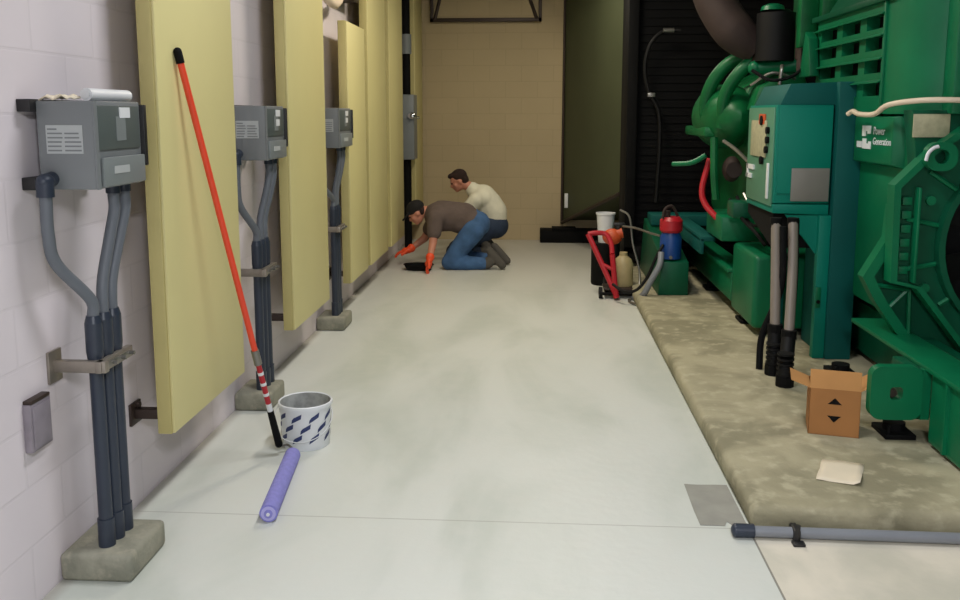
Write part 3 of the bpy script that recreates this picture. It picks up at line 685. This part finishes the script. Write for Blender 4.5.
# radiator
G(MB().box(.87, .97, 8.7, 9.3, .22, 3.6, .01).box(3.9, 4.0, 8.7, 9.3, .22, 3.6, .01).box(.87, 4.0, 8.7, 9.3, 3.5, 3.7, .01).box(.87, 4.0, 8.7, 9.3, .15, .30, .01), 'radiator_frame', 'gblack')
mb = MB().box(.97, 3.9, 8.85, 9.2, .3, 3.5)
for i in range(40): mb.box(.97, 3.9, 8.835, 8.85, .34+i*.078, .37+i*.078)
G(mb, 'radiator_core', 'gblack')
G(MB().tube([(1.35, 8.6, 2.38), (1.20, 8.62, 2.38), (1.07, 8.6, 2.26), (1.02, 8.6, 2.05), (1.06, 8.6, 1.82), (1.16, 8.6, 1.62), (1.18, 8.6, 1.3), (1.16, 8.6, .75)], .018, 10), 'vent_hose', 'rubber')
G(MB().cyl((1.18, 8.58, 2.38), (1.28, 8.58, 2.38), .022), 'hose_clip', 'steel')
G(MB().box(1.05, 1.12, 8.56, 8.62, 1.76, 1.80, .004), 'hose_clip', 'steel')
# control cabinet on its pedestal
cb = G(MB().box(1.44, 1.775, 5.45, 6.12, 1.06, 1.655, .006), 'control_cabinet', 'teal')
G(MB().box(1.455, 1.77, 5.44, 5.45, 1.12, 1.645, .003), 'cabinet_cover', 'teal', cb)
G(MB().box(1.54, 1.765, 5.434, 5.44, 1.075, 1.275, .002), 'label_plate', 'plate', cb)
G(MB().hexa([(1.44, 5.45, 1.0), (1.775, 5.45, .99), (1.775, 6.12, .99), (1.44, 6.12, 1.0), (1.44, 5.45, 1.055), (1.775, 5.45, 1.055), (1.775, 6.12, 1.055), (1.44, 6.12, 1.055)], .004), 'cabinet_base', 'teal', cb)
gp = G(MB().box(1.431, 1.44, 5.47, 6.11, 1.04, 1.64, .002), 'gauge_plate', 'teal_p', cb)
G(MB().box(1.422, 1.431, 5.62, 6.0, 1.33, 1.56, .003), 'display_unit', 'tanplate', cb)
for yy, zz, rr in ((5.72, 1.56, .03), (5.58, 1.50, .022), (5.58, 1.44, .022), (5.60, 1.38, .022), (5.70, 1.31, .026)):
    G(MB().cyl((1.435, yy, zz), (1.412, yy, zz), rr, seg=20), 'gauge', 'gblack', cb)
G(MB().box(1.420, 1.431, 5.66, 5.80, 1.535, 1.60, .003), 'alarm_light', 'orange', cb)
G(MB().box(1.422, 1.431, 5.53, 5.57, 1.08, 1.30, .002).box(1.422, 1.431, 5.9, 6.09, 1.24, 1.27).box(1.422, 1.431, 5.96, 6.09, 1.18, 1.21).box(1.422, 1.431, 6.05, 6.08, 1.18, 1.27), 'white_label', 'white', cb)
G(MB().hexa([(1.46, 5.46, 1.655), (1.82, 5.46, 1.655), (1.82, 6.10, 1.655), (1.46, 6.10, 1.655), (1.52, 5.47, 1.78), (1.82, 5.46, 1.79), (1.82, 6.10, 1.79), (1.52, 6.10, 1.78)], .004), 'cabinet_top', 'teal_d')
cp = G(MB().box(1.785, 1.94, 5.40, 5.9, .1, 1.79, .008), 'pedestal', 'teal_d')
G(MB().box(1.715, 1.785, 5.42, 5.48, .1, .99, .004).prism([(1.52, .99), (1.785, .99), (1.785, .66)], 'y', 5.46, 5.475), 'pedestal_flange', 'teal', cp)
G(MB().box(1.715, 1.745, 5.41, 5.419, .42, .55, .004), 'slot_cover', 'green', cp)
G(MB().cyl((1.73, 5.405, .46), (1.73, 5.41, .46), .012), 'bolt', 'gblack', cp)
G(MB().prism([(5.5, 1.0), (6.15, 1.0), (6.15, .93), (5.5, .78)], 'x', 1.46, 1.75), 'underside_shade', 'gblack', cp)  # black wedge stands in for the shadow under the cabinet
G(MB().box(1.60, 1.66, 5.9, 5.96, .1, 1.0, .004), 'rear_leg', 'teal_d', cp)

# conduits feeding the cabinet
for pts_, foot, nm in (([(1.425, 5.30, .97), (1.415, 5.22, .7), (1.395, 5.10, .35)], (1.385, 5.06), 'grey flexible conduit nearest the engine, rising from the pad to the control cabinet'),
                       ([(1.525, 5.30, .97), (1.495, 5.16, .7), (1.435, 4.96, .35)], (1.39, 4.84), 'grey flexible conduit on the right, rising from the pad to the control cabinet')):
    r = thing('generator_conduit', (foot[0], foot[1], .1), nm, 'conduit', 'conduits below the control cabinet')
    MB().tube(pts_, .029, 14).build('flexible_conduit', M['flex'], r)
    MB().tube([pts_[-1], ((pts_[-1][0]+foot[0])/2, (pts_[-1][1]+foot[1])/2, .26), (foot[0], foot[1], .2), (foot[0], foot[1], .1)], .04, 14).build('connector', M['rubber'], r)
    x, y, z = pts_[-1]; MB().cyl((x, y, z-.01), (x, y, z+.04), .043, seg=10).build('locknut', M['gblack'], r)
    MB().cyl((foot[0], foot[1], .1), (foot[0], foot[1], .16), .05, seg=10).build('locknut', M['gblack'], r)
    mb = MB()
    for k in range(5): mb.cyl((foot[0], foot[1], .165+k*.028), (foot[0], foot[1], .177+k*.028), .046, seg=16)
    mb.build('connector_ribs', M['rubber'], r)
    MB().cyl((pts_[0][0], pts_[0][1], .93), (pts_[0][0], pts_[0][1], .99), .034, seg=10).build('gland', M['gblack'], r)
for pts_, nm in (([(1.44, 5.2, .95), (1.44, 5.18, .6), (1.35, 5.2, .3), (1.33, 5.16, .1)], 'dark cable left of the grey conduits under the cabinet'),
                 ([(1.56, 5.36, .97), (1.55, 5.30, .6), (1.48, 5.1, .3), (1.47, 5.06, .1)], 'dark cable right of the grey conduits under the cabinet')):
    tag(MB().tube(pts_, .02, 10).build('power_cable', M['gblack']), nm, 'cable', 'dark cables under the control cabinet')
# cream cable draped across the alternator
tag(MB().tube([(1.79, 5.25, 1.60), (1.80, 5.2, 1.615), (1.78, 5.05, 1.60), (1.79, 4.85, 1.60), (1.80, 4.7, 1.645), (1.88, 4.56, 1.665), (2.0, 4.48, 1.668), (2.2, 4.46, 1.66), (2.6, 4.46, 1.64)], .014, 12).build('draped_cable', M['cable']), 'cream cable draped across the front of the green generator', 'cable')

# ------------------------------------------------------------------ spraying gear near the pad
r = thing('hand_truck', (.7, 7.6, 0), 'red tubular hand cart standing at the pad edge with a dark axle', 'cart')
for a, b in (((.46, 7.75, .55), (.71, 7.56, .02)), ((.665, 7.62, .39), (.70, 7.54, .02))):
    MB().tube([a, tuple((a[i]+b[i])/2 for i in range(3)), b], .024, 10).build('rail', M['red'], r)
MB().tube([(.46, 7.75, .55), (.54, 7.76, .56), (.62, 7.76, .545), (.66, 7.70, .47), (.665, 7.62, .39)], .022, 10).build('handle', M['red'], r)
MB().cyl((.56, 7.6, .045), (.90, 7.6, .045), .013).build('axle', M['gblack'], r)
MB().tube([(.58, 7.66, .30), (.69, 7.6, .25)], .016, 8, smooth=False).build('crossbar', M['red'], r)
for x in (.57, .89): MB().cyl((x-.015, 7.62, .05), (x+.015, 7.62, .05), .05, seg=20).build('wheel', M['rubber'], r)
MB().box(.60, .86, 7.62, 7.86, .07, .09, .004).build('deck', M['bronze'], r)
tag(MB().lathe([(0, .09), (.085, .09), (.09, .10), (.09, .28), (.07, .33), (.035, .36), (.035, .39), (0, .39)], (.775, 7.76, 0), seg=24).build('plastic_jug', M['tan']), 'tan plastic jug standing on the red hand cart', 'jug')
r = thing('spray_gun', (.69, 7.95, .42), 'orange spray unit above the red hand cart', 'sprayer')
MB().ball((.69, 7.95, .50), (.09, .07, .075)).cyl((.63, 7.95, .50), (.78, 7.95, .54), .05).build('motor', M['orange'], r)
MB().cyl((.74, 7.95, .56), (.74, 7.95, .62), .03).box(.70, .80, 7.92, 7.98, .60, .63, .008).build('trigger', M['black'], r)
MB().cyl((.72, 7.95, .12), (.72, 7.95, .46), .025).box(.62, .82, 7.86, 8.04, .0, .12, .02).build('stand', M['rubber'], r)
r = thing('mixing_bucket', (.70, 8.3, .42), 'small white bucket on a dark drum behind the red hand cart', 'bucket')
MB().lathe([(0, .40), (.065, .40), (.085, .66), (.092, .665), (.092, .68), (.08, .68), (.062, .42), (0, .42)], (.655, 8.3, 0), seg=28).build('pail', M['white'], r)
tag(MB().lathe([(0, 0), (.13, 0), (.135, .02), (.135, .38), (.13, .40), (0, .40)], (.66, 8.3, 0), seg=28).build('drum', M['gblack']), 'dark drum under the white bucket behind the red hand cart', 'drum')
r = thing('spray_pump', (1.13, 7.42, .38), 'blue pump with a red top standing beside the green radiator foot', 'pump')
MB().lathe([(0, .40), (.085, .40), (.09, .42), (.09, .58), (.07, .62), (0, .62)], (1.13, 7.40, 0), seg=24).build('pump_body', M['blue'], r)
MB().lathe([(0, .62), (.08, .62), (.095, .64), (.095, .72), (.07, .75), (0, .75)], (1.13, 7.40, 0), seg=24).build('motor', M['red'], r)
MB().cyl((1.09, 7.39, .75), (1.09, 7.39, .80), .03).tube([(1.05, 7.35, .74), (1.07, 7.35, .82), (1.13, 7.37, .84), (1.18, 7.39, .76)], .012, 8).build('handle', M['elbow'], r)
MB().cyl((1.12, 7.30, .42), (1.12, 7.33, .42), .014).build('outlet_nut', M['steel'], r)
tag(MB().tube([(1.06, 7.34, .52), (1.0, 7.3, .42), (.93, 7.3, .25), (.84, 7.3, .14), (.74, 7.35, .12), (.66, 7.45, .16)], .013, 10).build('air_hose', M['rubber']), 'black hose looping from the blue pump to the red hand cart', 'hose')
tag(MB().tube([(.86, 7.55, .02), (.90, 7.3, .10), (.95, 7.25, .22), (1.02, 7.25, .36), (1.04, 7.3, .46)], .026, 12).build('suction_hose', M['pipe']), 'thick grey hose rising from the floor to the blue pump', 'hose')
tag(MB().tube([(.78, 7.92, .60), (.88, 7.8, .60), (.98, 7.6, .585), (1.05, 7.45, .58)], .010, 10).build('spray_lance', M['steel']), 'thin pale lance between the orange unit and the blue pump', 'lance')
tag(MB().tube([(.76, 8.0, .74), (.84, 7.95, .68), (.87, 7.9, .45), (.93, 7.85, .2), (.90, 7.7, .02), (.80, 7.45, .016), (.92, 7.2, .016)], .010, 10).build('air_hose', M['steel']), 'thin grey hose hanging behind the tan jug down to the floor', 'hose')

# ------------------------------------------------------------------ people
V3 = Vector
def lerp3(a, b, k): return tuple(V3(a).lerp(V3(b), k))
def head_into(mb, c, fwd, up, s=1.):
    """head roughly .23 tall; c centre, fwd face direction, up crown direction"""
    f = V3(fwd).normalized(); u = V3(up); u = (u-f*u.dot(f)).normalized(); l = u.cross(f)
    Rm = Matrix((l, f, u)).transposed(); q = Rm.to_quaternion(); c = V3(c)
    at = lambda a, b, d: c + l*a*s + f*b*s + u*d*s
    mb.ball(at(0, -.012, .03), (.074*s, .093*s, .085*s), q)          # cranium
    mb.ball(at(0, .022, -.035), (.058*s, .068*s, .075*s), q)         # face
    mb.ball(at(0, .055, -.088), (.030*s, .026*s, .022*s), q)         # chin
    mb.ball(at(0, .095, -.022), (.012*s, .018*s, .022*s), q)         # nose
    mb.ball(at(0, .078, .018), (.046*s, .016*s, .010*s), q)          # brow
    mb.ball(at(0, .082, -.060), (.022*s, .010*s, .008*s), q)         # lips
    for sx in (-1, 1):
        mb.ball(at(sx*.074, -.01, -.015), (.009*s, .020*s, .030*s), q)
        mb.ball(at(sx*.040, .055, -.028), (.022*s, .020*s, .022*s), q)
    return at, q
def hand_into(mb, wrist, d, n, s=1., curl=.5, infl=0.):
    """d: direction of the fingers, n: palm normal (palm faces n), thumb on side d x n"""
    d = V3(d).normalized(); n = V3(n); n = (n-d*n.dot(d)).normalized(); t_ = d.cross(n); w = V3(wrist)
    q = Matrix((t_, d, n)).transposed().to_quaternion()
    mb.ball(w+d*.045*s, (.040*s+infl, .052*s+infl, .018*s+infl), q)
    for i, (off, ln) in enumerate(((.030, .070), (.010, .080), (-.010, .074), (-.029, .058))):
        a = w+d*.085*s+t_*off*s; r0 = .0095*s+infl
        b = a+(d*math.cos(curl*.5)+n*math.sin(curl*.5))*ln*.45*s; c = b+(d*math.cos(curl*1.4)+n*math.sin(curl*1.4))*ln*.35*s
        e = c+(d*math.cos(curl*2.1)+n*math.sin(curl*2.1))*ln*.28*s
        mb.limb([w+d*.05*s+t_*off*.8*s, a, b, c, e], [r0, r0, r0*.95, r0*.88, r0*.78])
    a = w+d*.02*s+t_*.030*s; b = a+(d*.5+t_*.75+n*.25).normalized()*.042*s; c = b+(d*.85+t_*.3+n*.35).normalized()*.032*s
    mb.limb([a, b, c], [.013*s+infl, .0115*s+infl, .0095*s+infl])
def body(mb, J, s=1.):
    mb.ball(J['pelvis'], (.13, .15, .12)); mb.limb([J['pelvis'], J['waist'], J['chest']], [.125, .115, .135])
    for e in (-1, 1): mb.ball(V3(J['chest'])+V3((0, e*.07, 0)), (.13, .10, .12))
    mb.limb([J['chest'], J['neck'], J['head']], [.10, .060, .055])
    for k in ('L', 'R'):
        mb.limb([J['chest'], J['sh'+k], J['el'+k], J['wr'+k]], [.09, .060, .043, .029])
        mb.limb([J['pelvis'], J['hip'+k], J['kn'+k], J['an'+k]], [.11, .092, .060, .042])
        mb.limb([J['an'+k], J['toe'+k]], [.042, .032])

# --- man kneeling on all fours, left side to the camera
J = dict(pelvis=(-.62, 9.13, .46), waist=(-.75, 9.12, .535), chest=(-.98, 9.11, .545), neck=(-1.14, 9.11, .59), head=(-1.25, 9.10, .575),
         shL=(-1.03, 8.93, .535), elL=(-1.05, 8.86, .30), wrL=(-1.075, 8.76, .135), shR=(-1.06, 9.29, .52), elR=(-1.20, 9.36, .27), wrR=(-1.36, 9.27, .155),
         hipL=(-.64, 9.02, .41), knL=(-.90, 8.98, .075), anL=(-.50, 9.0, .062), toeL=(-.47, 9.0, .05), hipR=(-.64, 9.24, .41), knR=(-.86, 9.30, .075), anR=(-.46, 9.28, .062), toeR=(-.43, 9.28, .05))
p1 = thing('person', (-.85, 9.1, 0), 'kneeling person in black cap, brown shirt and orange gloves, leaning on one hand', 'person')
mb = MB(); body(mb, J); fw = (-.80, -.10, -.60)
at, q = head_into(mb, J['head'], fw, (-.60, 0, .80))
hand_into(mb, J['wrL'], (-.25, -.10, -1.), (.9, 0, -.2), 1., .35); hand_into(mb, J['wrR'], (-1, .0, -.25), (0, 0, -1), 1., .4)
mb.build('body', M['skin'], p1, remesh=.011, sm=3)
# shirt
mb = MB(); mb.limb([J['waist'], lerp3(J['waist'], J['chest'], .5), J['chest']], [.150, .158, .165]); mb.ball(lerp3(J['pelvis'], J['waist'], .45), (.13, .16, .135))
mb.ball(V3(J['chest'])+V3((-.03, 0, .0)), (.16, .20, .15)); mb.limb([J['chest'], lerp3(J['chest'], J['neck'], .7)], [.14, .085])
for k in 'LR': mb.limb([J['chest'], J['sh'+k], lerp3(J['sh'+k], J['el'+k], .58)], [.13, .088, .078])
mb.ball(V3(J['waist'])+V3((-.02, 0, -.06)), (.17, .15, .12))
mb.build('t_shirt', M['shirt'], p1, remesh=.013, sm=5)
# jeans
mb = MB(); mb.ball(J['pelvis'], (.145, .175, .140)); mb.limb([J['pelvis'], lerp3(J['pelvis'], J['waist'], .4)], [.14, .138])
for k in 'LR': mb.limb([J['pelvis'], J['hip'+k], lerp3(J['hip'+k], J['kn'+k], .5), J['kn'+k]], [.13, .120, .105, .080]); mb.limb([J['kn'+k], lerp3(J['kn'+k], J['an'+k], .35), lerp3(J['kn'+k], J['an'+k], .92)], [.076, .082, .062])
mb.build('jeans', M['jeans'], p1, remesh=.013, sm=4)
def boot(J, k, p, heel_dir):
    a = V3(J['an'+k]); mb = MB(); h = V3(heel_dir)
    mb.limb([a, a+V3((.03, 0, .03))], [.056, .056]); mb.limb([a+V3((.02, 0, .14)), a+V3((.07, 0, .07)), a+V3((.155, 0, -.015))], [.040, .050, .042])
    mb.limb([a+V3((-.05, 0, .0)), a], [.060, .058])
    mb.build('boot', M['boots'], p, remesh=.011, sm=3)
boot(J, 'L', p1, (0, 0, 1)); boot(J, 'R', p1, (0, 0, 1))
for k, d_, n_, c_ in (('L', (-.25, -.10, -1.), (.9, 0, -.2), .35), ('R', (-1, .0, -.25), (0, 0, -1), .4)):
    mb = MB(); hand_into(mb, J['wr'+k], d_, n_, 1.0, c_, .006); mb.limb([lerp3(J['wr'+k], J['el'+k], .16), J['wr'+k]], [.046, .036]); mb.ball(lerp3(J['wr'+k], tuple(V3(J['wr'+k])+V3(d_)), .04), .038)
    mb.build('glove', M['glove'], p1, remesh=.0075, sm=2)
mb = MB(); mb.ball(at(0, -.018, .048), (.084, .103, .083), q); mb.limb([at(-.04, .07, .045), at(.04, .07, .045)], [.018, .018])
hx = [at(-.066, .06, .045), at(.066, .06, .045), at(.05, .165, .022), at(-.05, .165, .022)]; hu = (at(0, 0, 1)-at(0, 0, 0))*.009
mb.hexa([tuple(v-hu) for v in hx]+[tuple(v+hu) for v in hx]); mb.build('cap', M['cap'], p1, remesh=.008, sm=3)
MB().ball(at(0, -.055, -.015), (.070, .055, .06), q).build('hair', M['hair'], p1)
for sx in (-1, 1): MB().ball(at(sx*.030, .080, .004), (.011, .008, .008), q).build('eye', M['gblack'], p1)

# --- second man behind, crouched on his knees, white shirt
K = dict(pelvis=(-.47, 9.80, .40), waist=(-.48, 9.80, .52), chest=(-.60, 9.80, .665), neck=(-.74, 9.80, .79), head=(-.87, 9.78, .86),
         shL=(-.66, 9.62, .66), elL=(-.84, 9.60, .46), wrL=(-1.06, 9.62, .33), shR=(-.66, 9.98, .66), elR=(-.86, 10.02, .46), wrR=(-1.08, 9.94, .33),
         hipL=(-.52, 9.70, .34), knL=(-.92, 9.66, .085), anL=(-.60, 9.66, .062), toeL=(-.57, 9.66, .05), hipR=(-.52, 9.90, .34), knR=(-.92, 9.94, .085), anR=(-.60, 9.94, .062), toeR=(-.57, 9.94, .05))
p2 = thing('person', (-.6, 9.86, 0), 'dark-haired person in a white shirt crouching behind the one in the cap', 'person')
mb = MB(); body(mb, K); at2, q2 = head_into(mb, K['head'], (-.86, -.18, -.42), (-.38, 0, .9), 1.0)
hand_into(mb, K['wrL'], (-1, 0, -.5), (0, 0, -1), 1., .5); hand_into(mb, K['wrR'], (-1, 0, -.5), (0, 0, -1), 1., .5)
mb.build('body', M['skin'], p2, remesh=.011, sm=3)
mb = MB(); mb.limb([K['pelvis'], K['waist'], lerp3(K['waist'], K['chest'], .5), K['chest']], [.145, .155, .165, .16]); mb.ball(K['chest'], (.15, .20, .14)); mb.limb([K['chest'], lerp3(K['chest'], K['neck'], .8)], [.13, .085])
for k in 'LR': mb.limb([K['chest'], K['sh'+k], K['el'+k], lerp3(K['el'+k], K['wr'+k], .8)], [.12, .088, .064, .048])
mb.build('white_shirt', M['wshirt'], p2, remesh=.013, sm=5)
mb = MB(); mb.ball(tuple(V3(K['pelvis'])+V3((.0, 0, -.04))), (.165, .18, .15))
for k in 'LR': mb.limb([K['pelvis'], K['hip'+k], K['kn'+k]], [.13, .125, .082]); mb.limb([K['kn'+k], lerp3(K['kn'+k], K['an'+k], .4), K['an'+k]], [.078, .082, .062])
mb.build('jeans', M['jeans2'], p2, remesh=.013, sm=4)
boot(K, 'L', p2, (0, 0, 1)); boot(K, 'R', p2, (0, 0, 1))
mb = MB(); mb.ball(at2(0, -.028, .045), (.083, .096, .083), q2); mb.ball(at2(0, -.06, -.01), (.072, .06, .07), q2); mb.ball(at2(0, .05, .085), (.055, .04, .03), q2); mb.build('hair', M['hair'], p2, remesh=.009, sm=2)
for sx in (-1, 1): MB().ball(at2(sx*.030, .080, .004), (.011, .008, .008), q2).build('eye', M['gblack'], p2)

r = thing('paint_tray', (-1.21, 8.93, 0), 'black paint tray on the floor under the kneeling person\'s hands', 'tray')
MB().lathe([(0, .004), (.125, .004), (.15, .055), (.158, .057), (.158, .062), (.142, .06), (.12, .014), (0, .014)], (-1.21, 8.93, 0), seg=32, squash=.7).build('tray', M['gblack'], r)

# ------------------------------------------------------------------ lights
def fixture(x, y, z, w, l, power, col, label):
    r = thing('ceiling_light', (x, y, z), label, 'light', 'hanging light fittings above the aisle')
    MB().box(x-w/2-.03, x+w/2+.03, y-l/2-.03, y+l/2+.03, z+.01, z+.09, .01).build('housing', M['white'], r)
    MB().tube([(x, y-l*.3, z+.09), (x, y-l*.3, ZC)], .006, 6, smooth=False).tube([(x, y+l*.3, z+.09), (x, y+l*.3, ZC)], .006, 6, smooth=False).build('hanger', M['steel'], r)
    li = D.lights.new('tube_light', 'AREA'); li.shape = 'RECTANGLE'; li.size = w; li.size_y = l; li.energy = power; li.color = col
    o = D.objects.new('tube_light', li); C.objects.link(o); o.parent = r; o.location = (0, 0, -.005)
fixture(.1, 3.4, 3.6, .25, 1.2, 42, (.95, .96, 1.), 'light fitting above the aisle by the red pole')
fixture(.0, 6.5, 3.6, .3, 1.2, 48, (1., .90, .74), 'light fitting above the middle of the aisle')
fixture(.4, -.6, 2.7, .3, 1.2, 118, (.92, .95, 1.), 'added fill light behind the camera')  # fill added to lift the near wall, no known fitting here
fixture(.2, 9.0, 3.2, .25, 1.2, 15, (1., .90, .72), 'light fitting near the far wall')
w_ = D.worlds.new('world'); bpy.context.scene.world = w_; w_.use_nodes = True
w_.node_tree.nodes['Background'].inputs[0].default_value = (.02, .02, .02, 1)
vs = bpy.context.scene.view_settings
vs.view_transform = 'Standard'; vs.look = 'None'; vs.gamma = 1; vs.exposure = .43; vs.use_curve_mapping = False
